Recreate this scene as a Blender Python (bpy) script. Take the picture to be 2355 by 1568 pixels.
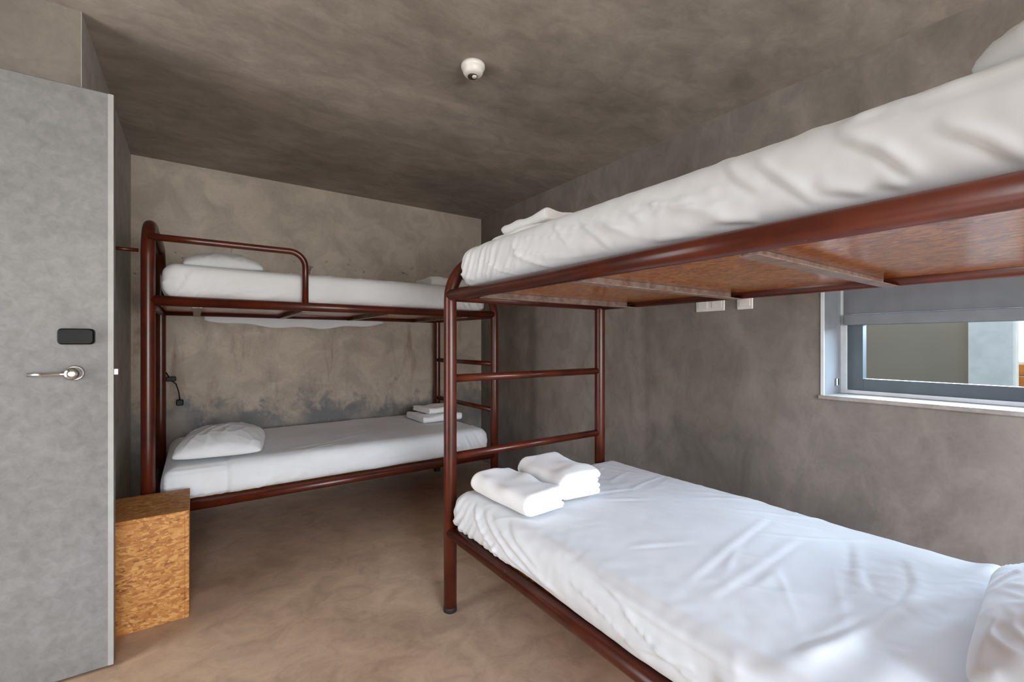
import bpy, math
import numpy as np
from mathutils import Vector, Matrix

S = bpy.context.scene
for o in list(bpy.data.objects):
    bpy.data.objects.remove(o, do_unlink=True)
COL = S.collection

# ------------------------------------------------------------------ camera
cam_d = bpy.data.cameras.new('camera')
cam_d.sensor_width = 36.0
cam_d.lens = 36.0 * 1031.0 / 2355.0
cam_d.shift_y = 4.0 / 2355.0
cam_d.clip_start = 0.02
cam = bpy.data.objects.new('camera', cam_d)
cam.location = (0, 0, 1.2)
cam.rotation_euler = (math.radians(90), 0, math.radians(-35.2))
COL.objects.link(cam)
S.camera = cam

# ------------------------------------------------------------------ world, lights, exposure
W = bpy.data.worlds.new('sky')
S.world = W
W.use_nodes = True
wn = W.node_tree.nodes
wn['Background'].inputs[0].default_value = (0.87, 0.94, 1.0, 1)
wn['Background'].inputs[1].default_value = 1.9

def area_light(name, loc, rot, sx, sy, power, color, portal=False):
    d = bpy.data.lights.new(name, 'AREA')
    d.shape = 'RECTANGLE'
    d.size, d.size_y = sx, sy
    d.energy = power
    d.color = color
    if portal:
        d.cycles.is_portal = True
    o = bpy.data.objects.new(name, d)
    o.location = loc
    o.rotation_euler = rot
    COL.objects.link(o)
    return o

R90 = math.pi / 2
# open sky over the low courtyard wall, reaching in by the window beside the right bunk
area_light('courtyard_sky', (4.20, -0.4, 2.42), (0, R90, 0), 1.96, 4.6, 1000, (0.60, 0.77, 1.0))
# unseen fill light added behind the camera, tilted upwards
area_light('rear_fill_light', (0.45, -3.30, 1.33), (R90 + 0.42, 0, 0), 2.7, 1.75, 185, (0.985, 0.975, 0.955))
# unseen blue fill added further back, tinting the room's low surfaces
area_light('rear_blue_fill', (-2.4, -8.0, 4.9), (R90 - 0.35, 0, -0.2), 4.8, 3.8, 3200, (0.55, 0.74, 1.0))
# daylight entering by the open doorway on the left
area_light('doorway_daylight', (-1.75, 1.55, 1.15), (0, -R90, 0), 1.9, 0.9, 36, (0.94, 0.97, 1.0))

S.view_settings.view_transform = 'Standard'
S.view_settings.look = 'None'
S.view_settings.gamma = 1.0
S.view_settings.use_curve_mapping = False
S.view_settings.exposure = 0.15

# ------------------------------------------------------------------ helpers: objects
def tag(o, label=None, cat=None, group=None, kind=None):
    if label: o['label'] = label
    if cat: o['category'] = cat
    if group: o['group'] = group
    if kind: o['kind'] = kind
    return o

def empty(name, loc, rz=0.0):
    o = bpy.data.objects.new(name, None)
    o.empty_display_size = 0.1
    o.location = loc
    o.rotation_euler = (0, 0, rz)
    COL.objects.link(o)
    return o

def link_mesh(name, me, mat, parent=None, loc=None, rz=None):
    o = bpy.data.objects.new(name, me)
    if mat is not None:
        me.materials.clear()
        me.materials.append(mat)
    if parent is not None:
        o.parent = parent
    if loc is not None:
        o.location = loc
    if rz is not None:
        o.rotation_euler = (0, 0, rz)
    COL.objects.link(o)
    return o

class MB:
    """collects shapes and links them as one mesh object"""
    def __init__(self):
        self.v, self.f, self.s = [], [], []
    def add(self, verts, faces, smooth=False):
        b = len(self.v)
        self.v += [tuple(p) for p in verts]
        self.f += [tuple(i + b for i in f) for f in faces]
        self.s += [smooth] * len(faces)
        return self
    def box(self, a, b):
        x0, y0, z0 = a; x1, y1, z1 = b
        x0, x1 = min(x0, x1), max(x0, x1)
        y0, y1 = min(y0, y1), max(y0, y1)
        z0, z1 = min(z0, z1), max(z0, z1)
        v = [(x0,y0,z0),(x1,y0,z0),(x1,y1,z0),(x0,y1,z0),(x0,y0,z1),(x1,y0,z1),(x1,y1,z1),(x0,y1,z1)]
        f = [(0,3,2,1),(4,5,6,7),(0,1,5,4),(1,2,6,5),(2,3,7,6),(3,0,4,7)]
        return self.add(v, f)
    def bbox(self, a, b, c=0.004):
        """box with chamfered edges"""
        a = np.minimum(a, b).astype(float), np.maximum(a, b).astype(float)
        lo, hi = a
        v = []; idx = {}
        for sx in (0, 1):
            for sy in (0, 1):
                for sz in (0, 1):
                    for ax in range(3):
                        p = [hi[0] if sx else lo[0], hi[1] if sy else lo[1], hi[2] if sz else lo[2]]
                        for k, s in enumerate((sx, sy, sz)):
                            if k != ax:
                                p[k] += -c if s else c
                        idx[(sx, sy, sz, ax)] = len(v); v.append(p)
        f = []
        for ax in range(3):
            u, w = [(1, 2), (2, 0), (0, 1)][ax]
            for s in (0, 1):
                q = []
                for (su, sw) in ((0, 0), (1, 0), (1, 1), (0, 1)):
                    k = [0, 0, 0]; k[ax] = s; k[u] = su; k[w] = sw
                    q.append(idx[(k[0], k[1], k[2], ax)])
                f.append(q if s else q[::-1])
        for ax in range(3):
            u, w = [(1, 2), (2, 0), (0, 1)][ax]
            for su in (0, 1):
                for sw in (0, 1):
                    def key(s, a_):
                        k = [0, 0, 0]; k[ax] = s; k[u] = su; k[w] = sw
                        return idx[(k[0], k[1], k[2], a_)]
                    q = [key(0, u), key(1, u), key(1, w), key(0, w)]
                    if su == sw: q = q[::-1]
                    f.append(q)
        for sx in (0, 1):
            for sy in (0, 1):
                for sz in (0, 1):
                    t = [idx[(sx, sy, sz, k)] for k in range(3)]
                    if (sx + sy + sz) % 2 == 0: t = t[::-1]
                    f.append(t)
        return self.add(v, f)
    def tube(self, pts, r, seg=18, caps=True):
        P = [Vector(p) for p in pts]
        n = len(P)
        T = []
        for i in range(n):
            if i == 0: t = P[1] - P[0]
            elif i == n - 1: t = P[-1] - P[-2]
            else: t = (P[i + 1] - P[i]).normalized() + (P[i] - P[i - 1]).normalized()
            T.append(t.normalized())
        up = Vector((0, 0, 1)) if abs(T[0].z) < 0.9 else Vector((1, 0, 0))
        nrm = (up - T[0] * up.dot(T[0])).normalized()
        rr = r if hasattr(r, '__len__') else [r] * n
        v = []
        for i in range(n):
            nrm = (nrm - T[i] * nrm.dot(T[i])).normalized()
            bn = T[i].cross(nrm)
            for k in range(seg):
                a = 2 * math.pi * k / seg
                v.append(P[i] + nrm * (math.cos(a) * rr[i]) + bn * (math.sin(a) * rr[i]))
        f = []
        for i in range(n - 1):
            for k in range(seg):
                k2 = (k + 1) % seg
                f.append((i*seg+k, i*seg+k2, (i+1)*seg+k2, (i+1)*seg+k))
        b = len(self.v)
        self.add(v, f, True)
        if caps:
            self.f.append(tuple(b + k for k in reversed(range(seg)))); self.s.append(False)
            self.f.append(tuple(b + (n-1)*seg + k for k in range(seg))); self.s.append(False)
        return self
    def lathe(self, prof, origin, axis='z', seg=32):
        """prof: list of (radius, height) revolved about an axis through origin"""
        v = []; n = len(prof)
        for (r, h) in prof:
            for k in range(seg):
                a = 2 * math.pi * k / seg
                c, s = math.cos(a) * r, math.sin(a) * r
                p = {'z': (c, s, h), 'y': (s, h, c), 'x': (h, c, s)}[axis]
                v.append((origin[0]+p[0], origin[1]+p[1], origin[2]+p[2]))
        f = []
        for i in range(n - 1):
            for k in range(seg):
                k2 = (k + 1) % seg
                f.append((i*seg+k, i*seg+k2, (i+1)*seg+k2, (i+1)*seg+k))
        b = len(self.v)
        self.add(v, f, True)
        self.f.append(tuple(b + k for k in reversed(range(seg)))); self.s.append(False)
        self.f.append(tuple(b + (n-1)*seg + k for k in range(seg))); self.s.append(False)
        return self
    def mesh(self, name):
        me = bpy.data.meshes.new(name)
        me.from_pydata(self.v, [], self.f)
        me.polygons.foreach_set('use_smooth', self.s)
        me.update()
        return me
    def build(self, name, mat, parent=None, loc=None, rz=None):
        return link_mesh(name, self.mesh(name), mat, parent, loc, rz)

def arc(c, u, w, r, a0, a1, n=10):
    """points on an arc: centre c, plane axes u, w"""
    c, u, w = Vector(c), Vector(u), Vector(w)
    return [c + u * (r * math.cos(a0 + (a1 - a0) * i / n)) + w * (r * math.sin(a0 + (a1 - a0) * i / n)) for i in range(n + 1)]

# ------------------------------------------------------------------ helpers: noise (numpy gradient noise)
_rng = np.random.RandomState(7)
_perm = _rng.permutation(256); _perm = np.concatenate([_perm, _perm, _perm])
_grad = _rng.normal(size=(256, 3)); _grad /= np.linalg.norm(_grad, axis=1)[:, None]
def noise(x, y, z=0.0):
    x = np.asarray(x, float); y = np.asarray(y, float) + 0 * x; z = np.asarray(z, float) + 0 * x
    xi, yi, zi = np.floor(x).astype(int), np.floor(y).astype(int), np.floor(z).astype(int)
    xf, yf, zf = x - xi, y - yi, z - zi
    fade = lambda t: t*t*t*(t*(t*6-15)+10)
    u, v, w = fade(xf), fade(yf), fade(zf)
    xi &= 255; yi &= 255; zi &= 255
    def g(dx, dy, dz):
        h = _perm[_perm[_perm[(xi+dx) & 255] + ((yi+dy) & 255)] + ((zi+dz) & 255)]
        G = _grad[h]
        return G[..., 0]*(xf-dx) + G[..., 1]*(yf-dy) + G[..., 2]*(zf-dz)
    lerp = lambda a, b, t: a + (b-a)*t
    return 1.5 * lerp(lerp(lerp(g(0,0,0), g(1,0,0), u), lerp(g(0,1,0), g(1,1,0), u), v),
                      lerp(lerp(g(0,0,1), g(1,0,1), u), lerp(g(0,1,1), g(1,1,1), u), v), w)
def ridge(x, y, z=0.0, p=3.0):
    return np.clip(1 - np.abs(noise(x, y, z)) * 1.6, 0, 1) ** p
def sstep(a, b, x):
    t = np.clip((x - a) / (b - a), 0, 1)
    return t * t * (3 - 2 * t)
def gau(x, s):
    return np.exp(-(x / s) ** 2)

# ------------------------------------------------------------------ helpers: materials
class NT:
    def __init__(self, name):
        self.m = bpy.data.materials.new(name)
        self.m.use_nodes = True
        self.t = self.m.node_tree
        self.n = self.t.nodes
        self.b = self.n['Principled BSDF']
    def new(self, typ, **kw):
        nd = self.n.new(typ)
        for k, v in kw.items():
            setattr(nd, k, v)
        return nd
    def put(self, sock, val):
        if hasattr(val, 'is_output') or isinstance(val, bpy.types.NodeSocket):
            self.t.links.new(val, sock)
        else:
            sock.default_value = val
    def coord(self, kind='Object'):
        return self.new('ShaderNodeTexCoord').outputs[kind]
    def mapping(self, vec, scale=(1,1,1), rot=(0,0,0), loc=(0,0,0)):
        nd = self.new('ShaderNodeMapping')
        self.put(nd.inputs[0], vec)
        nd.inputs['Scale'].default_value = scale
        nd.inputs['Rotation'].default_value = rot
        nd.inputs['Location'].default_value = loc
        return nd.outputs[0]
    def noise(self, vec, scale=5, detail=4, rough=0.55, dist=0.0, out='Fac'):
        nd = self.new('ShaderNodeTexNoise')
        self.put(nd.inputs['Vector'], vec)
        nd.inputs['Scale'].default_value = scale
        nd.inputs['Detail'].default_value = detail
        nd.inputs['Roughness'].default_value = rough
        nd.inputs['Distortion'].default_value = dist
        return nd.outputs[out]
    def voronoi(self, vec, scale=5, feature='F1', out='Color', rnd=1.0):
        nd = self.new('ShaderNodeTexVoronoi', feature=feature)
        self.put(nd.inputs['Vector'], vec)
        nd.inputs['Scale'].default_value = scale
        nd.inputs['Randomness'].default_value = rnd
        return nd.outputs[out]
    def ramp(self, fac, stops, interp='LINEAR'):
        nd = self.new('ShaderNodeValToRGB')
        cr = nd.color_ramp
        cr.interpolation = interp
        while len(cr.elements) < len(stops):
            cr.elements.new(0.5)
        for e, (p, c) in zip(cr.elements, stops):
            e.position = p
            e.color = (c[0], c[1], c[2], 1) if hasattr(c, '__len__') else (c, c, c, 1)
        self.put(nd.inputs[0], fac)
        return nd.outputs[0]
    def mix(self, fac, a, b, mode='MIX'):
        nd = self.new('ShaderNodeMix', data_type='RGBA', blend_type=mode)
        self.put(nd.inputs[0], fac)
        self.put(nd.inputs[6], a if not isinstance(a, tuple) else (*a[:3], 1))
        self.put(nd.inputs[7], b if not isinstance(b, tuple) else (*b[:3], 1))
        return nd.outputs[2]
    def math(self, op, a, b=0.5, c=None):
        nd = self.new('ShaderNodeMath', operation=op)
        self.put(nd.inputs[0], a); self.put(nd.inputs[1], b)
        if c is not None: self.put(nd.inputs[2], c)
        return nd.outputs[0]
    def sep(self, vec):
        nd = self.new('ShaderNodeSeparateXYZ'); self.put(nd.inputs[0], vec)
        return nd.outputs
    def bump(self, h, strength=0.3, dist=0.01):
        nd = self.new('ShaderNodeBump')
        nd.inputs['Strength'].default_value = strength
        nd.inputs['Distance'].default_value = dist
        self.put(nd.inputs['Height'], h)
        self.put(self.b.inputs['Normal'], nd.outputs[0])
    def set(self, **kw):
        for k, v in kw.items():
            self.put(self.b.inputs[k.replace('_', ' ')], v)
        return self.m

def srgb(r, g, b):
    f = lambda c: ((c/255.0 + 0.055)/1.055)**2.4 if c/255.0 > 0.04045 else c/255.0/12.92
    return (f(r), f(g), f(b))

def concrete(name, light, dark, scale=1.6, stretch=(1,1,1), rough=0.75, stains=None, contrast=1.0, bump=0.12):
    n = NT(name)
    c = n.coord()
    v = n.mapping(c, stretch)
    big = n.noise(v, scale, 6, 0.6, 0.6)
    fac = n.ramp(big, [(0.5 - 0.22/contrast, 0.0), (0.5 + 0.22/contrast, 1.0)])
    col = n.mix(fac, dark, light)
    mid = n.noise(n.mapping(c, (stretch[0]*1.0, stretch[1]*1.0, stretch[2]*1.0), loc=(3, 7, 1)), scale*5, 5, 0.65, 0.8)
    mfac = n.ramp(mid, [(0.35, 0.78), (0.62, 1.14)])
    col = n.mix(0.75, col, mfac, 'MULTIPLY')
    fine = n.noise(c, 60, 3, 0.6)
    ff = n.ramp(fine, [(0.3, 0.9), (0.7, 1.06)])
    col = n.mix(0.6, col, ff, 'MULTIPLY')
    if stains:
        col = stains(n, c, col)
    n.bump(n.math('ADD', n.math('MULTIPLY', mid, 0.6), n.math('MULTIPLY', fine, 0.4)), bump, 0.01)
    n.set(Base_Color=col, Roughness=rough)
    return n.m

def back_wall_stains(n, c, col):
    x, y, z = n.sep(c)
    # damp greyer band with a ragged upper edge
    rag = n.noise(n.mapping(c, (1, 1, 0.8)), 7.0, 6, 0.7, 0.4)
    e = n.math('ADD', n.math('MULTIPLY', n.math('SUBTRACT', 0.90, z), 2.8), n.math('MULTIPLY', n.math('SUBTRACT', rag, 0.5), 2.6))
    m = n.math('MULTIPLY', n.ramp(e, [(0.30, 0.0), (0.68, 1.0)]), n.ramp(n.noise(c, 5, 4, 0.6), [(0.35, 0.45), (0.6, 1.0)]))
    col = n.mix(n.math('MULTIPLY', m, 0.95), col, srgb(106, 106, 106))
    # rusty vertical runs
    runs = n.noise(n.mapping(c, (4.5, 1, 0.9)), 2.2, 5, 0.65, 0.35)
    rm = n.ramp(runs, [(0.54, 0.0), (0.70, 1.0)])
    band = n.ramp(n.math('ABSOLUTE', n.math('SUBTRACT', z, 1.15)), [(0.10, 1.0), (0.55, 0.0)])
    col = n.mix(n.math('MULTIPLY', n.math('MULTIPLY', rm, band), 0.7), col, srgb(118, 94, 82))
    # small dark specks
    sp = n.noise(c, 17, 2, 0.5)
    sm = n.ramp(sp, [(0.66, 0.0), (0.71, 1.0)])
    b2 = n.ramp(n.math('ABSOLUTE', n.math('SUBTRACT', z, 1.74)), [(0.06, 1.0), (0.20, 0.0)])
    return n.mix(n.math('MULTIPLY', n.math('MULTIPLY', sm, b2), 0.7), col, srgb(62, 56, 50))

M = {}
M['wall_back'] = concrete('back wall concrete', srgb(186, 173, 159), srgb(158, 145, 131), 0.9, stains=back_wall_stains)
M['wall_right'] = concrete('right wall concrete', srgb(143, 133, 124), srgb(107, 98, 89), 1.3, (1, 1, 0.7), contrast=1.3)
M['wall_left'] = concrete('left wall concrete', srgb(182, 178, 169), srgb(156, 152, 143), 1.3)
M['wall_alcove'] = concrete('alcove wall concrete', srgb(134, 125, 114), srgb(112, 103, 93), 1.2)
M['wall_rear'] = concrete('pale rear wall bounce tone', srgb(206, 200, 192), srgb(190, 184, 176), 1.2)  # unseen walls made paler to bounce more light into the room
M['ceiling'] = concrete('ceiling concrete', srgb(168, 156, 144), srgb(134, 123, 112), 1.1, (1.0, 1.7, 1), contrast=1.3)
M['floor'] = concrete('floor polished concrete', srgb(204, 174, 147), srgb(168, 140, 116), 1.5, rough=0.5, bump=0.05)
M['sill'] = concrete('sill concrete', srgb(176, 166, 158), srgb(150, 142, 136), 3.0)

n = NT('brown enamel paint')
c = n.coord()
v = n.noise(c, 9, 4, 0.6)
col = n.ramp(v, [(0.35, srgb(64, 21, 8)), (0.65, srgb(88, 33, 14))])
chip = n.ramp(n.noise(c, 38, 3, 0.6), [(0.70, 0.0), (0.76, 1.0)])
col = n.mix(n.math('MULTIPLY', chip, 0.35), col, srgb(140, 92, 70))
n.bump(v, 0.06, 0.004)
M['frame'] = n.set(Base_Color=col, Roughness=0.30)

n = NT('grey steel slat')
c = n.coord()
col = n.ramp(n.noise(c, 30, 4, 0.6), [(0.35, srgb(132, 104, 90)), (0.65, srgb(170, 148, 136))])
M['slat'] = n.set(Base_Color=col, Roughness=0.4, Metallic=0.2)

def osb(name, tones, rough, coat=0.0):
    n = NT(name)
    c = n.coord()
    w = n.noise(c, 6, 2, 0.5, out='Color')
    warp = n.mix(0.06, c, w, 'ADD')
    cols = []
    for (rot, sc) in (((0.3, 0.2, 0.35), (38, 130, 100)), ((0.5, -0.4, 1.5), (34, 120, 110)), ((1.2, 0.3, 0.9), (42, 112, 120))):
        vv = n.voronoi(n.mapping(warp, sc, rot), 1.0, out='Color')
        cols.append(n.sep(vv)[0])
    pick = n.noise(c, 34, 2, 0.5)
    p1 = n.ramp(pick, [(0.45, 0.0), (0.48, 1.0)])
    p2 = n.ramp(n.noise(n.mapping(c, loc=(4, 2, 9)), 30, 2, 0.5), [(0.52, 0.0), (0.55, 1.0)])
    val = n.mix(p2, n.mix(p1, cols[0], cols[1]), cols[2])
    grain = n.noise(n.mapping(c, (8, 60, 60), (0.1, 0.2, 0.4)), 3, 4, 0.7)
    val2 = n.math('ADD', n.math('MULTIPLY', val, 0.8), n.math('MULTIPLY', grain, 0.25))
    col = n.ramp(val2, tones)
    n.bump(val, 0.15, 0.003)
    return n.set(Base_Color=col, Roughness=rough, Coat_Weight=coat, Coat_Roughness=0.20)
M['osb'] = osb('strand board', [(0.06, srgb(112, 62, 20)), (0.22, srgb(164, 102, 44)), (0.55, srgb(186, 124, 58)), (0.95, srgb(212, 158, 92))], 0.6)
M['osb_board'] = osb('bed base strand board', [(0.08, srgb(88, 36, 2)), (0.28, srgb(158, 78, 8)), (0.6, srgb(194, 104, 18)), (0.92, srgb(222, 144, 54))], 0.30, 0.85)

n = NT('white cotton sheet')
c = n.coord()
weave = n.noise(c, 420, 2, 0.5)
col = n.ramp(n.noise(c, 5, 3, 0.5), [(0.3, srgb(217, 217, 217)), (0.7, srgb(226, 227, 228))])
n.bump(weave, 0.05, 0.001)
M['sheet'] = n.set(Base_Color=col, Roughness=0.9, Sheen_Weight=0.15)

n = NT('white terry towel')
c = n.coord()
t = n.noise(c, 260, 3, 0.6)
n.bump(t, 0.35, 0.003)
M['towel'] = n.set(Base_Color=(*srgb(240, 238, 236), 1), Roughness=0.95, Sheen_Weight=0.3)

n = NT('brushed galvanised door skin')
c = n.coord()
a = n.noise(c, 28, 5, 0.7, 0.5)
b = n.noise(c, 3.0, 3, 0.5)
f = n.math('ADD', n.math('MULTIPLY', a, 0.6), n.math('MULTIPLY', b, 0.4))
col = n.ramp(f, [(0.36, srgb(110, 108, 106)), (0.64, srgb(134, 132, 130))])
M['door'] = n.set(Base_Color=col, Roughness=0.55, Metallic=0.15, Specular_IOR_Level=0.35)

def plain(name, col, rough=0.5, metal=0.0, var=0.06, scale=14, spec=0.5):
    n = NT(name)
    c = n.coord()
    lo = tuple(x * (1 - var) for x in col); hi = tuple(min(1, x * (1 + var)) for x in col)
    cc = n.ramp(n.noise(c, scale, 3, 0.5), [(0.35, lo), (0.65, hi)])
    return n.set(Base_Color=cc, Roughness=rough, Metallic=metal, Specular_IOR_Level=spec)
M['door_edge'] = plain('pale door edge lipping', srgb(158, 157, 152), 0.5)
M['black'] = plain('black plastic', srgb(9, 8, 8), 0.5, spec=0.25)
M['chrome'] = plain('satin nickel', srgb(205, 202, 198), 0.18, 1.0)
M['white_plastic'] = plain('white plastic', srgb(226, 220, 212), 0.35)
M['dark_plastic'] = plain('dark grey plastic', srgb(64, 58, 54), 0.5)
M['window_grey'] = plain('grey powder coated aluminium', srgb(120, 121, 124), 0.45, 0.15)
M['window_dark'] = plain('dark sash aluminium', srgb(74, 82, 88), 0.4, 0.2)
M['window_white'] = plain('pale aluminium', srgb(214, 215, 216), 0.4, 0.1)
M['panel_grey'] = plain('grey blind slat', srgb(112, 113, 116), 0.5, 0.1)
M['render'] = plain('grey render', srgb(170, 156, 138), 0.9, 0, 0.05, 2, 0.0)
M['absorber'] = plain('dark bounce absorber', srgb(46, 46, 46), 0.8, spec=0.1)  # dark tone chosen to swallow light bounced outdoors
M['column'] = plain('pale painted column', srgb(240, 236, 230), 0.8, spec=0.0)
M['ground'] = plain('courtyard paving', srgb(84, 78, 70), 0.9, spec=0.0)
M['brick'] = plain('orange brick', srgb(176, 108, 58), 0.9, 0, 0.15, 6, 0.0)
M['mortar'] = plain('brick mortar', srgb(206, 196, 176), 0.95, spec=0.0)
M['rubber'] = plain('dark rubber', srgb(30, 24, 22), 0.7)

n = NT('window glass')
n.n.remove(n.b)
tr = n.new('ShaderNodeBsdfTransparent'); tr.inputs[0].default_value = (0.93, 0.96, 0.96, 1)
n.t.links.new(tr.outputs[0], n.n['Material Output'].inputs[0])
M['glass'] = n.m

# ------------------------------------------------------------------ room shell
XR, YB, ZC = 2.38, 3.92, 2.46       # right wall, back wall, ceiling
XL, YA = -0.355, 2.34               # left wall beside the far bunk, alcove wall
XD, YR = -1.25, -3.00               # doorway wall, rear wall
def struct(name, mb, mat, parent=None):
    o = mb.build(name, mat, parent)
    if parent is None:
        tag(o, kind='structure')
    return o

struct('floor', MB().box((XD - 0.3, YR - 0.3, -0.2), (XR + 0.3, YB + 0.3, 0.0)), M['floor'])
struct('ceiling', MB().box((XD - 0.3, YR - 0.3, ZC), (XR + 0.3, YB + 0.3, ZC + 0.2)), M['ceiling'])
struct('wall_back', MB().box((XD - 0.3, YB, 0), (XR, YB + 0.3, ZC)), M['wall_back'])
# right wall with the window opening
WY0, WY1, WZ0, WZ1 = -0.50, 0.874, 0.957, 2.05
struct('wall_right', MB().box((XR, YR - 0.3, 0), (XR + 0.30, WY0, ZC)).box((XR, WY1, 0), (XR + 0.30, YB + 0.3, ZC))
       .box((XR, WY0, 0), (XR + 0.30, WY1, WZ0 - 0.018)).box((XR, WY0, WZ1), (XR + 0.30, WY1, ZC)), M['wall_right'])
fo = XR + 0.302  # unseen dark outer skin added to cut bounce onto the courtyard wall
struct('wall_absorber', MB().box((fo, -4.0, -0.12), (fo + 0.02, WY0, 3.2)).box((fo, WY1, -0.12), (fo + 0.02, 6.0, 3.2))
       .box((fo, WY0, -0.12), (fo + 0.02, WY1, WZ0 - 0.018)).box((fo, WY0, WZ1), (fo + 0.02, WY1, 3.2)), M['absorber'])
struct('wall_left', MB().box((XL - 0.30, YA + 0.001, 0), (XL, YB, ZC)), M['wall_left'])
struct('wall_alcove', MB().box((XD - 0.3, YA, 0), (XL - 0.002, YA + 0.2, ZC)), M['wall_alcove'])
# wall with the doorway
struct('wall_entrance', MB().box((XD - 0.2, YR - 0.3, 0), (XD, 1.10, ZC)).box((XD - 0.2, 2.10, 0), (XD, YA, ZC))
       .box((XD - 0.2, 1.10, 2.14), (XD, 2.10, ZC)), M['wall_alcove'])
# unseen rear wall, its opening added to let the fill lights in
struct('wall_rear', MB().box((XD, YR - 0.2, 0), (-0.95, YR, ZC)).box((1.85, YR - 0.2, 0), (XR, YR, ZC))
       .box((-0.95, YR - 0.2, 0), (1.85, YR, 0.42)).box((-0.95, YR - 0.2, 2.25), (1.85, YR, ZC)), M['wall_rear'])

# unseen corridor box added beyond the doorway to shut out sky light
cr_ = MB()
cr_.box((-2.9, 0.4, -0.2), (XD - 0.31, 2.8, 0.0)).box((-2.9, 0.4, ZC), (XD - 0.31, 2.8, ZC + 0.2)).box((-3.0, 0.3, -0.2), (-2.9, 2.9, ZC + 0.2))
cr_.box((-2.9, 0.3, -0.2), (XD - 0.21, 0.4, ZC + 0.2)).box((-2.9, 2.8, -0.2), (XD - 0.31, 2.9, ZC + 0.2))
struct('wall_sky_block', cr_, M['wall_rear'])

# ------------------------------------------------------------------ window in the right wall
w1 = tag(empty('window_1', (XR, WY1, WZ0)), kind='structure')
def wpart(name, mb, mat, parent=w1):
    o = mb.build(name, mat)
    o.parent = parent
    off = Vector(w1.location)
    if parent is w1:
        o.matrix_parent_inverse = Matrix.Translation(-off)
    else:
        o.matrix_parent_inverse = Matrix.Identity(4)
    return o
FX = 2.575                            # frame plane
wpart('window_sill', MB().bbox((XR - 0.012, WY0 - 0.02, WZ0 - 0.018), (FX, WY1 + 0.012, WZ0), 0.003), M['sill'])
wpart('jamb_lining', MB().box((XR + 0.004, WY1 - 0.010, WZ0), (FX, WY1 - 0.001, WZ1)), M['window_grey'])
wpart('jamb_lining', MB().box((XR + 0.004, WY0 + 0.001, WZ0), (FX, WY0 + 0.010, WZ1)), M['window_grey'])
wpart('edge_trim', MB().box((XR - 0.004, WY1 - 0.010, WZ0), (XR + 0.004, WY1 + 0.003, WZ1)), M['window_white'])
wpart('frame', MB().box((FX, WY1 - 0.034, WZ0), (FX + 0.05, WY1 - 0.010, WZ1)).box((FX, WY0 + 0.010, WZ0), (FX + 0.05, WY0 + 0.034, WZ1))
      .box((FX, WY0 + 0.034, WZ0), (FX + 0.05, WY1 - 0.034, WZ0 + 0.016)).box((FX, WY0 + 0.034, WZ1 - 0.02), (FX + 0.05, WY1 - 0.034, WZ1)), M['window_white'])
# lower sash with dark rails and glass
y0, y1, z0, z1 = WY0 + 0.036, WY1 - 0.036, WZ0 + 0.017, 1.300
wpart('sash', MB().box((FX + 0.01, y1 - 0.060, z0), (FX + 0.055, y1, z1)).box((FX + 0.01, y0, z0), (FX + 0.055, y0 + 0.06, z1))
      .box((FX + 0.012, y0 + 0.06, z0), (FX + 0.053, y1 - 0.06, z0 + 0.055)), M['window_dark'])
wpart('pane', MB().box((FX + 0.030, y0 + 0.055, z0 + 0.05), (FX + 0.036, y1 - 0.055, z1 + 0.01)), M['glass'])
wpart('bottom_rail', MB().bbox((FX - 0.012, y0 - 0.01, 1.285), (FX + 0.058, y1 + 0.012, 1.335), 0.003), M['window_grey'])
wpart('drop_panel', MB().box((FX - 0.002, y0 - 0.01, 1.337), (FX + 0.03, y1 + 0.012, WZ1 - 0.022)), M['panel_grey'])
wpart('latch', MB().bbox((FX - 0.07, WY1 - 0.020, 0.995), (FX - 0.045, WY1 - 0.010, 1.03), 0.002), M['chrome'])

# unseen window frame added behind the camera to go with the fill lights
w2 = tag(empty('added_window', (0.45, YR, 0.42)), kind='structure')
f = MB()
ya_, yb_ = YR - 0.16, YR - 0.10
for (xa, xb) in ((-0.95, -0.90), (0.42, 0.48), (1.80, 1.85)):
    f.box((xa, ya_, 0.42), (xb, yb_, 2.25))
for (xa, xb) in ((-0.90, 0.42), (0.48, 1.80)):
    f.box((xa, ya_, 0.42), (xb, yb_, 0.47)).box((xa, ya_, 2.20), (xb, yb_, 2.25))
o = f.build('frame', M['window_grey'], w2)
o.matrix_parent_inverse = Matrix.Translation(-Vector(w2.location))

# ------------------------------------------------------------------ outside the right window
tag(MB().box((XR + 0.3, -8, -0.3), (16, 8, -0.12)).build('courtyard_ground', M['ground']), kind='structure')
tag(MB().box((4.6, 0.62, -0.12), (4.9, 6.0, 1.42)).build('courtyard_wall', M['render']),
    'plain grey rendered wall seen through the window', 'wall')
tag(MB().bbox((4.45, 0.506, -0.12), (4.595, 0.73, 1.42), 0.01).build('courtyard_column', M['column']),
    'pale column beside the grey wall, seen through the window', 'column')
tag(MB().box((7.6, -5.0, -0.12), (7.9, 2.6, 0.98)).build('garden_wall', M['mortar']),
    'orange brick garden wall far outside the window', 'brick wall')
gw = bpy.data.objects['garden_wall']
bm_ = MB().bbox((0, 0, 0), (0.02, 0.40, 0.12), 0.004).mesh('brick')
bm_.materials.append(M['brick'])
for r_ in range(8):
    for k in range(9):
        b = bpy.data.objects.new('brick', bm_)
        b.parent = gw
        b.location = (7.578, -1.2 + k * 0.42 + (0.21 if r_ % 2 else 0), -0.11 + r_ * 0.135)
        COL.objects.link(b)

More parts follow.
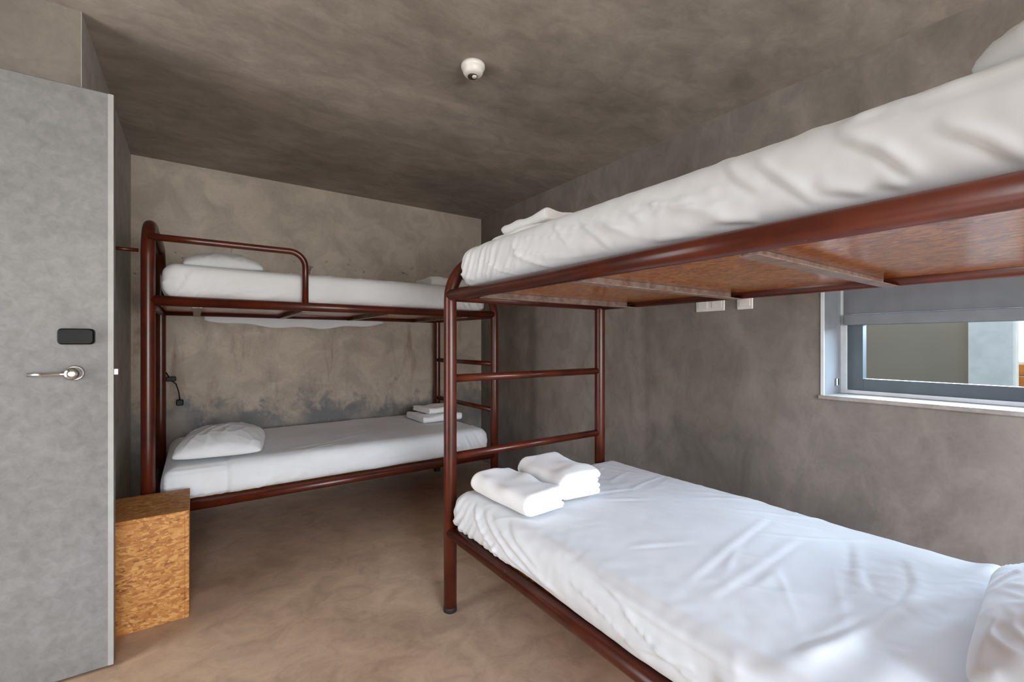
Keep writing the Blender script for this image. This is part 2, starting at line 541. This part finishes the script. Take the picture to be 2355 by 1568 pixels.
# ------------------------------------------------------------------ door leaf (open, seen from the room)
DX1, DY, DZ = -0.248, 2.206, 2.118
d1 = tag(empty('door_1', (-1.16, DY + 0.022, 0.008)), kind='structure')
def dpart(name, mb, mat, parent=d1):
    o = mb.build(name, mat)
    o.parent = parent
    o.matrix_parent_inverse = Matrix.Translation(-Vector(d1.location)) if parent is d1 else Matrix.Identity(4)
    return o
dpart('door_leaf', MB().bbox((-1.16, DY, 0.010), (DX1, DY + 0.044, DZ), 0.003), M['door'])
dpart('edge_strip', MB().box((DX1 - 0.016, DY - 0.0015, 0.012), (DX1 - 0.0005, DY - 0.0002, DZ - 0.002)), M['door_edge'])
lk = MB()
# electronic lock box: rounded plate
def rounded_plate(mb, cx, cz, w, h, r, yb, yf, taper=0.004):
    ring = []
    for (sx, sz, a0) in ((1, 1, 0), (-1, 1, 90), (-1, -1, 180), (1, -1, 270)):
        for i in range(6):
            a = math.radians(a0 + i * 18)
            ring.append((sx * (w/2 - r) + r * math.cos(a), sz * (h/2 - r) + r * math.sin(a)))
    n_ = len(ring); v = []
    for (y, s) in ((yb, 0), (yf + taper, 0), (yf, taper)):
        for (px, pz) in ring:
            k = 1 - s / (w/2); kz = 1 - s / (h/2)
            v.append((cx + px * k, y, cz + pz * kz))
    f = []
    for l in range(2):
        for i in range(n_):
            j = (i + 1) % n_
            f.append((l*n_+i, l*n_+j, (l+1)*n_+j, (l+1)*n_+i))
    f.append(tuple(2*n_ + i for i in range(n_)))
    f.append(tuple(reversed(range(n_))))
    mb.add(v, f)
    return mb
dpart('lock_box', rounded_plate(MB(), -0.346, 1.222, 0.095, 0.056, 0.012, DY - 0.0003, DY - 0.026), M['black'])
hz, hx = 1.092, -0.352
dpart('handle_rose', MB().lathe([(0.027, -0.0003), (0.027, -0.006), (0.024, -0.009)], (hx, DY, hz), 'y', 28), M['chrome'])
lev = MB().lathe([(0.011, -0.0085), (0.011, -0.034), (0.015, -0.040), (0.021, -0.048), (0.022, -0.056), (0.017, -0.064), (0.008, -0.067)], (hx, DY, hz), 'y', 24)
lev.tube([(hx, DY - 0.052, hz), (hx - 0.03, DY - 0.054, hz), (hx - 0.07, DY - 0.052, hz), (hx - 0.11, DY - 0.046, hz)], [0.010, 0.008, 0.007, 0.006], 12)
dpart('handle_lever', lev, M['chrome'])
dpart('latch_bolt', MB().bbox((DX1 - 0.002, DY + 0.012, hz - 0.012), (DX1 + 0.012, DY + 0.030, hz + 0.012), 0.002), M['chrome'])

# ------------------------------------------------------------------ bunk beds
RT = 0.029           # post tube radius
RR = 0.026           # rail tube radius
ZU, ZL = 1.411, 0.356
def bunk(name, loc, rz, L, Wd, foot_at_zero, label, guard=None, slats=(0.24, 0.80, 1.315, 1.84)):
    root = empty(name, loc, rz)
    tag(root, label, 'bunk bed', 'brown tubular steel bunk beds')
    X = (lambda x: x) if foot_at_zero else (lambda x: L - x)
    sg = 1 if foot_at_zero else -1
    def end_frame(nm, x, ztop, rad):
        pts = [Vector((X(x), 0, 0.012)), Vector((X(x), 0, 0.7))]
        pts += arc((X(x), rad, ztop - rad), (0, -1, 0), (0, 0, 1), rad, 0, math.pi/2, 12)
        pts += arc((X(x), Wd - rad, ztop - rad), (0, 0, 1), (0, 1, 0), rad, 0, math.pi/2, 12)
        pts += [Vector((X(x), Wd, 0.7)), Vector((X(x), Wd, 0.012))]
        fr = MB().tube(pts, RT, 20).build(nm, M['frame'], root)
        for y in (0, Wd):
            MB().lathe([(RT - 0.003, 0.0), (RT + 0.001, 0.003), (RT + 0.001, 0.022), (RT, 0.024)], (X(x), y, 0), 'z', 20).build('foot_cap', M['rubber'], fr)
        return fr
    ff = end_frame('foot_frame', 0, 1.595, 0.205)
    hf = end_frame('head_frame', L, 1.812, 0.18)
    for x in (0, L):
        for z in (ZU - 0.006, ZL - 0.006):
            MB().tube([(X(x), 0.012, z), (X(x), Wd - 0.012, z)], 0.020, 14).build('end_bar', M['frame'], root)
    for z in (1.04, 0.69):
        MB().tube([(X(0), 0.015, z), (X(0), Wd - 0.015, z)], 0.018, 14).build('rung', M['frame'], root)
    for z in (ZU, ZL):
        for y in (0, Wd):
            MB().tube([(X(0.012), y, z), (X(L - 0.012), y, z)], RR, 20).build('side_rail', M['frame'], root)
        # strand board base lying on flat steel slats
        MB().box((X(0.03), RR + 0.003, z - 0.001), (X(L - 0.03), Wd - RR - 0.003, z + 0.014)).build('base_board', M['osb_board'], root)
        for s in slats:
            MB().box((X(s - 0.02), 0.020, z - 0.0285), (X(s + 0.02), Wd - 0.004, z - 0.0255)).box((X(s - 0.02), 0.030, z - 0.0255), (X(s - 0.0165), Wd - 0.030, z - 0.0015)).build('slat', M['slat'], root)
    if guard:
        g0, zg = guard
        rc = 0.085
        pts = [Vector((X(L), 0, zg)), Vector((X(L - 0.2), 0, zg))]
        pts += arc((X(g0 + rc), 0, zg - rc), (0, 0, 1), (X(g0) - X(g0 + rc), 0, 0), 1.0, 0, 0, 1)[:0]
        ux = -1.0 if foot_at_zero else 1.0
        pts += arc((X(g0) - ux * rc, 0, zg - rc), (0, 0, 1), (ux, 0, 0), rc, 0, math.pi/2, 10)
        pts += [Vector((X(g0), 0, ZU + 0.01))]
        MB().tube(pts, 0.0175, 16).build('guard_rail', M['frame'], root)
    return root
br = bunk('bunk_bed', (0.931, 1.80, 0), -R90, 2.04, 0.951, True, 'brown tubular bunk bed nearest the camera, with its ladder end beside the floor gap')
bl = bunk('bunk_bed', (-0.193, 2.85, 0), 0, 2.04, 0.985, False, 'brown tubular bunk bed against the stained back wall, with a guard rail on top', guard=(2.04 - 0.719, 1.727))

# ------------------------------------------------------------------ mattresses in fitted sheets
def rounded_grid(lx, ly, lz, r, step):
    """rounded box centred in x,y with base at z=0: merged vertices, quads, normals"""
    half = np.array([lx/2, ly/2, lz/2])
    cnt = [max(4, int(round(d / step))) for d in (lx, ly, lz)]
    allv, allf = [], []
    off = 0
    for ax in range(3):
        u, w = [(1, 2), (2, 0), (0, 1)][ax]
        for s in (-1, 1):
            U = np.linspace(-1, 1, cnt[u] + 1); Wv = np.linspace(-1, 1, cnt[w] + 1)
            gu, gw_ = np.meshgrid(U, Wv, indexing='ij')
            P = np.zeros(gu.shape + (3,))
            P[..., ax] = s; P[..., u] = gu; P[..., w] = gw_
            allv.append(P.reshape(-1, 3))
            i, j = np.meshgrid(np.arange(cnt[u]), np.arange(cnt[w]), indexing='ij')
            st = cnt[w] + 1
            q = np.stack([i*st+j, (i+1)*st+j, (i+1)*st+j+1, i*st+j+1], -1).reshape(-1, 4) + off
            if s < 0: q = q[:, ::-1]
            allf.append(q); off += gu.size
    V = np.concatenate(allv); F = np.concatenate(allf)
    key = np.round(V * 1e5).astype(np.int64)
    _, first, inv = np.unique(key, axis=0, return_index=True, return_inverse=True)
    inv = inv.reshape(-1)
    V = V[first]; F = inv[F]
    P = V * half
    inner = np.clip(P, -(half - r), half - r)
    d = P - inner
    ln = np.linalg.norm(d, axis=1)
    N = d / np.maximum(ln, 1e-9)[:, None]
    flat = ln < 1e-9
    N[flat] = 0
    Q = inner + N * r
    Q[:, 2] += lz / 2
    return Q, F, N

def np_mesh(name, V, F, smooth=True):
    me = bpy.data.meshes.new(name)
    nv, nf = len(V), len(F)
    me.vertices.add(nv); me.vertices.foreach_set('co', V.astype(np.float32).ravel())
    me.loops.add(nf * 4); me.loops.foreach_set('vertex_index', F.astype(np.int32).ravel())
    me.polygons.add(nf)
    me.polygons.foreach_set('loop_start', (np.arange(nf) * 4).astype(np.int32))
    me.polygons.foreach_set('use_smooth', np.ones(nf, bool))
    me.update(calc_edges=True); me.validate()
    return me

def crease(a, b, pts, amp, wid=0.007):
    """pulled fold of cloth along a polyline given in surface coordinates (a, b)"""
    best = np.full(len(a), 9.0); sg = np.zeros(len(a)); run = np.zeros(len(a)); tot = 0.0
    seg = [math.hypot(q[0]-p[0], q[1]-p[1]) for p, q in zip(pts[:-1], pts[1:])]
    for (p, q), ln in zip(zip(pts[:-1], pts[1:]), seg):
        ux, uy = (q[0]-p[0])/ln, (q[1]-p[1])/ln
        t = np.clip((a-p[0])*ux + (b-p[1])*uy, 0, ln)
        dx, dy = a - p[0] - t*ux, b - p[1] - t*uy
        dd = np.hypot(dx, dy); m = dd < best
        best[m] = dd[m]; sg[m] = np.sign(ux*dy - uy*dx)[m]; run[m] = ((tot + t) / sum(seg))[m]
        tot += ln
    e = np.sin(np.pi * np.clip(run, 0.0, 1.0)) ** 0.5
    sd = best * sg
    return amp * e * (1.15 * gau(sd - wid * 1.5, wid * 1.7) - gau(sd, wid))

def mattress(name, centre, rz, L, Wd, H, seed, label, foot, extra=None, gather=1.0, step=0.0115, head=0.8):
    """length along local x; foot = +1/-1 tells which x end is the ladder end; front face is -y"""
    V, F, N = rounded_grid(L, Wd, H, 0.055, step)
    x, y, z = V[:, 0], V[:, 1], V[:, 2]
    fd = (L/2 - foot * x)                       # distance from the ladder end
    hd = (L/2 + foot * x)
    side = sstep(0.3, 0.9, np.abs(N[:, 1])); top = sstep(0.4, 0.95, N[:, 2]); endf = sstep(0.3, 0.9, np.abs(N[:, 0]))
    zz = z / H
    d = np.zeros(len(V))
    # soft cushion swell
    d += side * 0.010 * np.sin(np.pi * np.clip(zz, 0, 1))
    d += endf * 0.012 * np.sin(np.pi * np.clip(zz, 0, 1))
    d += top * 0.006 * noise(x * 2.1 + seed, y * 2.4, seed)
    # gathered folds of the fitted sheet round the ends
    for dist, k in ((fd, 1.0), (hd, head)):
        fall = gau(np.maximum(dist - 0.06, 0), 0.31)
        ph = dist * (1 + 0.10 * noise(x * 3, zz * 1.2, seed + 2)) + 0.10 * (1 - zz) ** 1.6
        wv = np.sin(2 * np.pi * ph / 0.040 + 2.4 * noise(x * 6, zz * 1.6 + y, seed + 5))
        wv = 0.7 * np.sign(wv) * np.abs(wv) ** 1.4 + 0.5 * np.sin(2 * np.pi * ph / 0.067 + 1.0)
        amp = 0.35 + 0.65 * sstep(-0.3, 0.3, noise(x * 7 + seed, zz * 1.5, seed + 9))
        d += gather * k * side * fall * 0.0100 * wv * amp * (0.18 + 0.82 * sstep(1.0, 0.25, zz))
        we = np.sin(2 * np.pi * (y + 0.05 * (1 - zz)) / 0.052 + 2.6 * noise(y * 5, zz * 1.5, seed + 3))
        d += gather * k * endf * gau(np.maximum(dist, 0), 0.2) * 0.0060 * we * (0.25 + 0.75 * sstep(1.0, 0.3, zz))
    # long slanting pulls along the sides
    aa = zz * H + 0.34 * fd + 0.05 * noise(fd * 2.2, zz * 1.5, seed)
    bb = fd * 1.7 + seed
    pull = ridge(aa * 8.5 + seed, bb * 0.45, seed, 10.0)
    pull2 = ridge((zz * H * 0.8 + 0.12 * fd) * 26 + seed, fd * 2.6, seed + 8, 10.0)
    keep = sstep(-0.15, 0.35, noise(fd * 2.4 + seed, zz * 1.3, seed + 6))
    d += side * (0.010 * pull * (0.15 + 0.85 * keep) + 0.006 * pull2 * keep) * (0.2 + 0.8 * np.sin(np.pi * np.clip(zz * 0.92, 0, 1)))
    d += side * 0.008 * noise(fd * 1.6 + seed, zz * 0.8, seed)
    # hem tucked unevenly along the bottom edge
    d += side * (1 - sstep(0.0, 0.25, zz)) * 0.010 * noise(fd * 5 + seed, 0.3, seed)
    # shallow creases on top
    c1 = ridge((y * 0.80 - x * 0.60) * 9 + seed + 0.5 * noise(x * 2, y * 2, seed), (x * 0.8 + y * 0.6) * 1.3, seed + 1, 12.0)
    c2 = ridge((y * 0.35 + x * 0.94) * 11 + seed + 0.5 * noise(x * 2, y * 2, seed + 2), (y * 0.94 - x * 0.35) * 1.6, seed + 4, 14.0)
    k1 = sstep(-0.1, 0.4, noise(x * 2.0 + seed, y * 2.0, seed + 11)); k2 = sstep(-0.1, 0.4, noise(x * 2.0 - seed, y * 2.0, seed + 12))
    d += top * (0.0040 * c1 * k1 + 0.0035 * c2 * k2)
    d += (top + side) * 0.0012 * noise(x * 26 + seed, y * 26, z * 26)
    if extra is not None:
        d += extra(x, y, z, zz, N, fd, hd, top, side)
    V = V + N * d[:, None]
    V[:, 2] = np.maximum(V[:, 2], 0.0005)
    o = link_mesh(name, np_mesh(name, V, F), M['sheet'], None, centre, rz)
    return tag(o, label, 'mattress', 'mattresses in white fitted sheets')

MH = 0.176
ZB_U, ZB_L = ZU + RR + 0.001 - 0.001, ZL + RR
# right bunk: local x = towards the camera (-Y), front face = -y -> world -X
UR_FOLDS = [([(1.39, .129), (1.458, .076), (1.501, .024)], .007), ([(1.523, .091), (1.579, .049), (1.62, .007)], .006), ([(1.248, .13), (1.357, .019)], .006),
    ([(1.363, .04), (1.437, .014)], .006), ([(1.172, .025), (1.255, .007)], .007), ([(1.40, .146), (1.471, .150), (1.507, .137), (1.70, .132)], .006),
    ([(1.184, .144), (1.215, .102), (1.268, .058)], .005), ([(1.005, .016), (1.124, .006)], .006), ([(1.453, .028), (1.487, .01)], .005), ([(0.892, .125), (0.978, .06)], .004),
    ([(0.62, .14), (0.70, .05)], .004), ([(0.74, .12), (0.86, .02)], .005)]
def ex_ur(x, y, z, zz, N, fd, hd, top, side):
    d = 0 * x
    front = side * (N[:, 1] < 0)
    for pts, am in UR_FOLDS:
        d += front * crease(fd, z, pts, am * 0.75, 0.0065)
    return d + sstep(1.39, 1.43, fd) * front * sstep(0.80, 0.86, zz) * 0.004
LR_FOLDS = [([(0.197, .17), (0.448, .048), (0.657, .034)], .008), ([(0.288, .151), (0.557, .06), (0.679, .036)], .008), ([(0.667, .165), (0.923, .135), (1.085, .130), (1.35, .135)], .006),
    ([(0.964, .041), (1.072, .069), (1.154, .084)], .007), ([(0.149, .163), (0.243, .081), (0.365, .02)], .008), ([(0.365, .172), (0.474, .123), (0.594, .083)], .006)]
LR_TOP = [([(1.309, -.183), (1.326, .016), (1.271, .133), (1.217, .104)], .005), ([(1.307, .309), (1.362, .15), (1.382, -.036)], .007), ([(1.029, -.322), (.977, .04), (.945, .305)], .0035),
    ([(.37, -.055), (.447, .161)], .003), ([(1.109, -.359), (1.098, -.073), (1.088, .208)], .003), ([(.461, -.054), (.572, .105)], .003), ([(1.47, .293), (1.462, .02), (1.441, -.214)], .006),
    ([(1.18, .30), (1.24, .12), (1.26, .02)], .004), ([(.80, -.30), (.90, -.10)], .003)]
def ex_lr(x, y, z, zz, N, fd, hd, top, side):
    wob = 0.02 * noise(y * 4, 1.0) + 0.04 * np.sin(y * 4.5)
    a = gau(fd - (1.40 + 0.10 * y + wob), 0.034) * 0.014
    b = gau(fd - (1.49 + 0.16 * y + 0.02 * noise(y * 4, 3.0)), 0.040) * 0.014
    d = (a + b) * (top + 0.35 * side) * (0.4 + 0.6 * sstep(-0.5, 0.1, y))
    front = side * (N[:, 1] < 0)
    for pts, am in LR_FOLDS:
        d += front * crease(fd, z, pts, am, 0.008)
    for pts, am in LR_TOP:
        d += top * crease(fd, y, pts, am * 0.75, 0.011)
    d += top * crease(fd, y, [(1.372, .064), (1.371, -.062), (1.335, -.284), (1.299, -.40)], 0.007, 0.012)
    return d
mattress('mattress', (1.411, 0.768, ZB_U), -R90, 1.90, 0.950, MH, 3.1, 'white sheeted mattress on the top level of the nearest bunk', -1, ex_ur, 1.0, 0.008, 0.1)
mattress('mattress', (1.407, 0.772, ZB_L), -R90, 1.915, 0.992, MH, 8.4, 'white sheeted mattress on the bottom level of the nearest bunk', -1, ex_lr, 1.0, 0.008, 0.1)
def ex_ll(x, y, z, zz, N, fd, hd, top, side):
    s = sstep(0.265, 0.275, hd) * 0.006 - gau(hd - 0.272, 0.008) * 0.012
    t = (1 - sstep(0.255, 0.275, hd)) * 0.003 * np.sin(2 * np.pi * zz * 7)
    return side * (s + t) + top * 0.5 * s
mattress('mattress', (0.827, 3.360, ZB_U - 0.010), 0, 1.92, 0.915, MH + 0.012, 5.7, 'white sheeted mattress on the top level of the back wall bunk, behind the guard rail', 1, None, 0.9)
mattress('mattress', (0.827, 3.345, ZB_L), 0, 1.92, 0.985, MH, 1.9, 'white sheeted mattress on the bottom level of the back wall bunk', 1, ex_ll, 0.8)
MT_U, MT_L = ZB_U + MH, ZB_L + MH

# sheet corner sagging behind the far bunk's top level
V_ = []; F_ = []
nx, nz = 60, 8
for i in range(nx + 1):
    u = i / nx
    px = 0.05 + 1.30 * u
    drop = 0.045 + 0.045 * math.sin(math.pi * min(1, u * 1.02)) + 0.008 * math.sin(u * 23)
    for j in range(nz + 1):
        t = j / nz
        V_.append((px, 0.014 * math.sin(u * 31 + 2 * t) * t * 0.6 + 0.010 * t, -drop * t))
for i in range(nx):
    for j in range(nz):
        a = i * (nz + 1) + j
        F_.append((a, a + nz + 1, a + nz + 2, a + 1))
sh = MB(); sh.add(V_, F_, True)
me = sh.mesh('hanging_sheet')
o = link_mesh('hanging_sheet', me, M['sheet'], None, (0.0, 3.862 + 0.012, ZU - 0.005))
md = o.modifiers.new('thickness', 'SOLIDIFY'); md.thickness = 0.002
tag(o, 'white sheet edge sagging below the top bed against the back wall', 'sheet')

# ------------------------------------------------------------------ pillows
def pillow(name, centre, rz, L, Wd, H, seed, label, tilt=0.0, roll=0.0):
    """L along local x, Wd along y; lies on its base at z = 0"""
    n_ = 64
    u = np.linspace(-1, 1, n_ + 1)
    gx, gy = np.meshgrid(u, u, indexing='ij')
    ax, ay = np.abs(gx), np.abs(gy)
    prof = (np.clip(1 - ax ** 2.4, 0, 1) ** 0.55) * (np.clip(1 - ay ** 2.4, 0, 1) ** 0.55)
    pinch = 1 - 0.055 * (1 - ax ** 2) * ay ** 4
    pinchy = 1 - 0.055 * (1 - ay ** 2) * ax ** 4
    rnd = 1 - 0.10 * (ax * ay) ** 3
    X = gx * L/2 * pinchy * rnd; Y = gy * Wd/2 * pinch * rnd
    wr = 0.010 * ridge(gx * 1.6 + seed, gy * 2.4 + gx, seed, 4) + 0.006 * ridge(gx * 4 - gy * 2 + seed, gy * 3, seed + 3, 5)
    edge = 0.012 * noise(gx * 5 + seed, gy * 5, 2.0) * (np.maximum(ax, ay) ** 3)
    top = H * prof + wr * prof ** 0.3 + edge * prof ** 0.2 * 0.5
    lowc = H * 0.20
    Zt = lowc + (top * 0.80)
    Zb = lowc * (1 - prof ** 0.45)
    Zt = np.maximum(Zt, Zb + 0.001 * (prof > 0))
    zt = np.where(prof <= 1e-6, lowc, Zt); zb = np.where(prof <= 1e-6, lowc, Zb)
    V = np.concatenate([np.stack([X, Y, zt], -1).reshape(-1, 3), np.stack([X, Y, zb], -1).reshape(-1, 3)])
    i, j = np.meshgrid(np.arange(n_), np.arange(n_), indexing='ij')
    st = n_ + 1
    q = np.stack([i*st+j, (i+1)*st+j, (i+1)*st+j+1, i*st+j+1], -1).reshape(-1, 4)
    F = np.concatenate([q, q[:, ::-1] + st*st])
    # merge the border
    idx = np.arange(len(V)); border = (prof <= 1e-6).reshape(-1)
    idx[st*st:][border] = np.arange(st*st)[border]
    F = idx[F]
    o = link_mesh(name, np_mesh(name, V, F), M['sheet'], None, centre)
    o.rotation_euler = (roll, tilt, rz)
    return tag(o, label, 'pillow', 'white pillows')
pillow('pillow', (1.42, 0.015, MT_L + 0.022), math.radians(4), 0.66, 0.42, 0.125, 2.2, 'white pillow on the bottom level of the nearest bunk')
pillow('pillow', (1.34, -0.045, MT_U + 0.010), math.radians(-3), 0.66, 0.44, 0.16, 6.1, 'white pillow on the top level of the nearest bunk')
pillow('pillow', (0.16, 3.42, MT_U + 0.012), math.radians(86), 0.66, 0.44, 0.13, 9.3, 'white pillow on the top level of the back wall bunk')
pillow('pillow', (0.135, 3.17, MT_L + 0.012), math.radians(82), 0.58, 0.45, 0.135, 4.4, 'white pillow on the bottom level of the back wall bunk')

# ------------------------------------------------------------------ folded towels
def towel(name, centre, rz, Lg, Wd, H, layers, seed, label, group):
    """fold runs along local y (rounded side at -x); layered open edges at +x; length Lg along y, width Wd along x"""
    prof = []
    r = H / 2
    for i in range(13):
        a = math.pi/2 + math.pi * i / 12
        prof.append((-Wd/2 + r + r * math.cos(a), r + r * math.sin(a)))
    nb = 14
    for i in range(1, nb + 1):
        prof.append((-Wd/2 + r + (Wd - r) * i / nb, 0.0))
    t = H / layers
    for k in range(layers):
        inset = 0.006 * math.sin(seed * 3 + k * 2.1)
        e = Wd/2 + inset
        for a in (-60, -20, 20, 60):
            prof.append((e - t*0.5 + t*0.5*math.cos(math.radians(a)), t*k + t/2 + t/2*math.sin(math.radians(a))*1.0))
        if k < layers - 1:
            prof.append((e - 0.014, t*(k+1)))
    for i in range(nb - 1, 0, -1):
        prof.append((-Wd/2 + r + (Wd - r) * i / nb, H))
    P = np.array(prof)[::-1]
    m = len(P); ny = 44
    ys = np.linspace(-Lg/2, Lg/2, ny + 1)
    V = []
    for iy, yv in enumerate(ys):
        e = abs(yv) / (Lg/2)
        sq = 1 - 0.16 * sstep(0.93, 1.0, np.array(e))
        xx = P[:, 0] + 0.010 * noise(P[:, 1] * 9 + seed, yv * 9, seed)
        zz = P[:, 1] * sq + (H * 0.5 * (1 - sq))
        lift = 0.013 * noise(P[:, 0] * 9 + seed, yv * 9 + seed, 1.7) * (P[:, 1] / H)
        yy = yv + 0.006 * noise(P[:, 0] * 8, P[:, 1] * 40 + seed, np.sign(yv) * 3) * sstep(0.8, 1.0, np.array(e))
        V.append(np.stack([xx, yy + 0 * xx, np.maximum(zz + lift, 0.0)], -1))
    V = np.concatenate(V)
    F = []
    for iy in range(ny):
        for k in range(m):
            k2 = (k + 1) % m
            F.append((iy*m+k, iy*m+k2, (iy+1)*m+k2, (iy+1)*m+k))
    F.append(tuple(reversed(range(m)))); F.append(tuple(ny*m + k for k in range(m)))
    mb = MB(); mb.add(V.tolist(), F, True)
    mb.s[-1] = mb.s[-2] = False
    me = mb.mesh(name)
    # orientation fix is left to recalculated normals
    import bmesh
    bm = bmesh.new(); bm.from_mesh(me); bmesh.ops.recalc_face_normals(bm, faces=bm.faces); bm.to_mesh(me); bm.free()
    o = link_mesh(name, me, M['towel'], None, centre, rz)
    return tag(o, label, 'towel', group)
G = 'folded white towels at the beds\' ladder ends'
towel('folded_towel', (1.040, 1.455, MT_L + 0.012), math.radians(2), 0.36, 0.19, 0.085, 3, 1.0, 'folded white towel with rounded fold at the front edge of the nearest lower bed', G)
towel('folded_towel', (1.285, 1.485, MT_L + 0.012), math.radians(-5), 0.33, 0.21, 0.105, 4, 2.3, 'thicker folded white towel behind another towel on the nearest lower bed', G)
towel('folded_towel', (1.205, 1.50, MT_U + 0.010), math.radians(3), 0.35, 0.27, 0.046, 3, 4.0, 'folded white towel at the bottom of the pile on the nearest top bed', G)
towel('folded_towel', (1.225, 1.49, MT_U + 0.066), math.radians(-3), 0.33, 0.24, 0.042, 3, 5.2, 'folded white towel topping the pile on the nearest top bed', G)
towel('folded_towel', (1.62, 3.42, MT_L + 0.012), math.radians(90), 0.34, 0.34, 0.050, 3, 6.5, 'folded white towel under another on the far lower bed', G)
towel('folded_towel', (1.63, 3.43, MT_L + 0.074), math.radians(94), 0.25, 0.28, 0.042, 3, 7.1, 'smaller folded white towel on top of another on the far lower bed', G)
towel('folded_towel', (1.63, 3.30, MT_U + 0.012), math.radians(90), 0.32, 0.30, 0.085, 4, 8.8, 'folded white towel on the far top bed', G)

# ------------------------------------------------------------------ strand board box by the door
bx = tag(empty('storage_cube', (-0.18, 2.60, 0)), 'strand board bedside cube standing between the door and the far bunk', 'side table')
x0, x1, y0, y1, hh, th = -0.352 + 0.18, -0.0235 + 0.18, 2.42 - 2.60, 2.785 - 2.60, 0.467, 0.016
MB().bbox((x0, y0, hh - th), (x1, y1, hh), 0.0015).build('top_panel', M['osb'], bx)
MB().bbox((x0 + th, y0, 0.0), (x1 - th, y0 + th, hh - th), 0.0015).build('front_panel', M['osb'], bx)
MB().bbox((x0 + th, y1 - th, 0.0), (x1 - th, y1, hh - th), 0.0015).build('back_panel', M['osb'], bx)
MB().bbox((x0, y0, 0.0), (x0 + th, y1, hh - th), 0.0015).build('side_panel', M['osb'], bx)
MB().bbox((x1 - th, y0, 0.0), (x1, y1, hh - th), 0.0015).build('side_panel', M['osb'], bx)

# ------------------------------------------------------------------ smoke detector
sd = tag(empty('smoke_detector', (1.029, 1.766, ZC)), 'round white smoke detector on the concrete ceiling', 'smoke detector')
MB().lathe([(0.054, 0.0), (0.054, -0.012), (0.051, -0.020), (0.046, -0.022), (0.045, -0.034), (0.040, -0.043), (0.030, -0.047), (0.012, -0.048)][::-1], (0, 0, 0), 'z', 40).build('body', M['white_plastic'], sd)
MB().lathe([(0.022, -0.0475), (0.022, -0.052), (0.019, -0.0525)][::-1], (0.0, 0.004, 0), 'z', 28).build('sensor_vent', M['dark_plastic'], sd)
MB().lathe([(0.011, -0.0520), (0.011, -0.056), (0.008, -0.058)][::-1], (0.004, -0.006, 0), 'z', 20).build('test_button', M['white_plastic'], sd)

# ------------------------------------------------------------------ wall plates under the bed rail
for (ya, yb, lab, ng) in ((1.339, 1.509, 'double white wall socket plate just below the near bed rail', 2), (1.186, 1.269, 'single white wall switch plate next to the double socket plate', 1)):
    p = tag(empty('wall_plate', (XR, (ya + yb)/2, 1.42)), lab, 'wall plate')
    hw = (yb - ya) / 2
    MB().bbox((-0.010, -hw, -0.043), (-0.0005, hw, 0.043), 0.003).build('cover', M['white_plastic'], p)
    for k in range(ng):
        cy = 0 if ng == 1 else (-0.042 + 0.084 * k)
        MB().bbox((-0.013, cy - 0.028, -0.026), (-0.0102, cy + 0.028, 0.026), 0.0012).build('insert', M['white_plastic'], p)

# ------------------------------------------------------------------ strap hanging by the far bunk's head
st_ = tag(empty('hanging_strap', (-0.193, 3.80, 0.90)), 'short black strap with clips hanging by the far bunk\'s head post', 'strap')
MB().tube([(0.03, 0.0, 0.10), (0.055, -0.01, 0.05), (0.085, -0.02, 0.02), (0.10, -0.02, -0.04), (0.105, -0.02, -0.09)], 0.004, 10).build('cord', M['black'], st_)
MB().bbox((0.030, -0.025, 0.040), (0.085, -0.005, 0.072), 0.004).build('clip', M['black'], st_)
MB().bbox((0.085, -0.032, -0.125), (0.125, -0.008, -0.085), 0.005).build('clip', M['black'], st_)
pg = tag(empty('wall_peg', (-0.29, 2.86, 1.655)), 'dark metal peg between the left wall and the far bunk\'s head post', 'peg')
MB().tube([(-0.064, 0, 0), (0.06, 0, 0)], 0.009, 12).build('rod', M['frame'], pg)
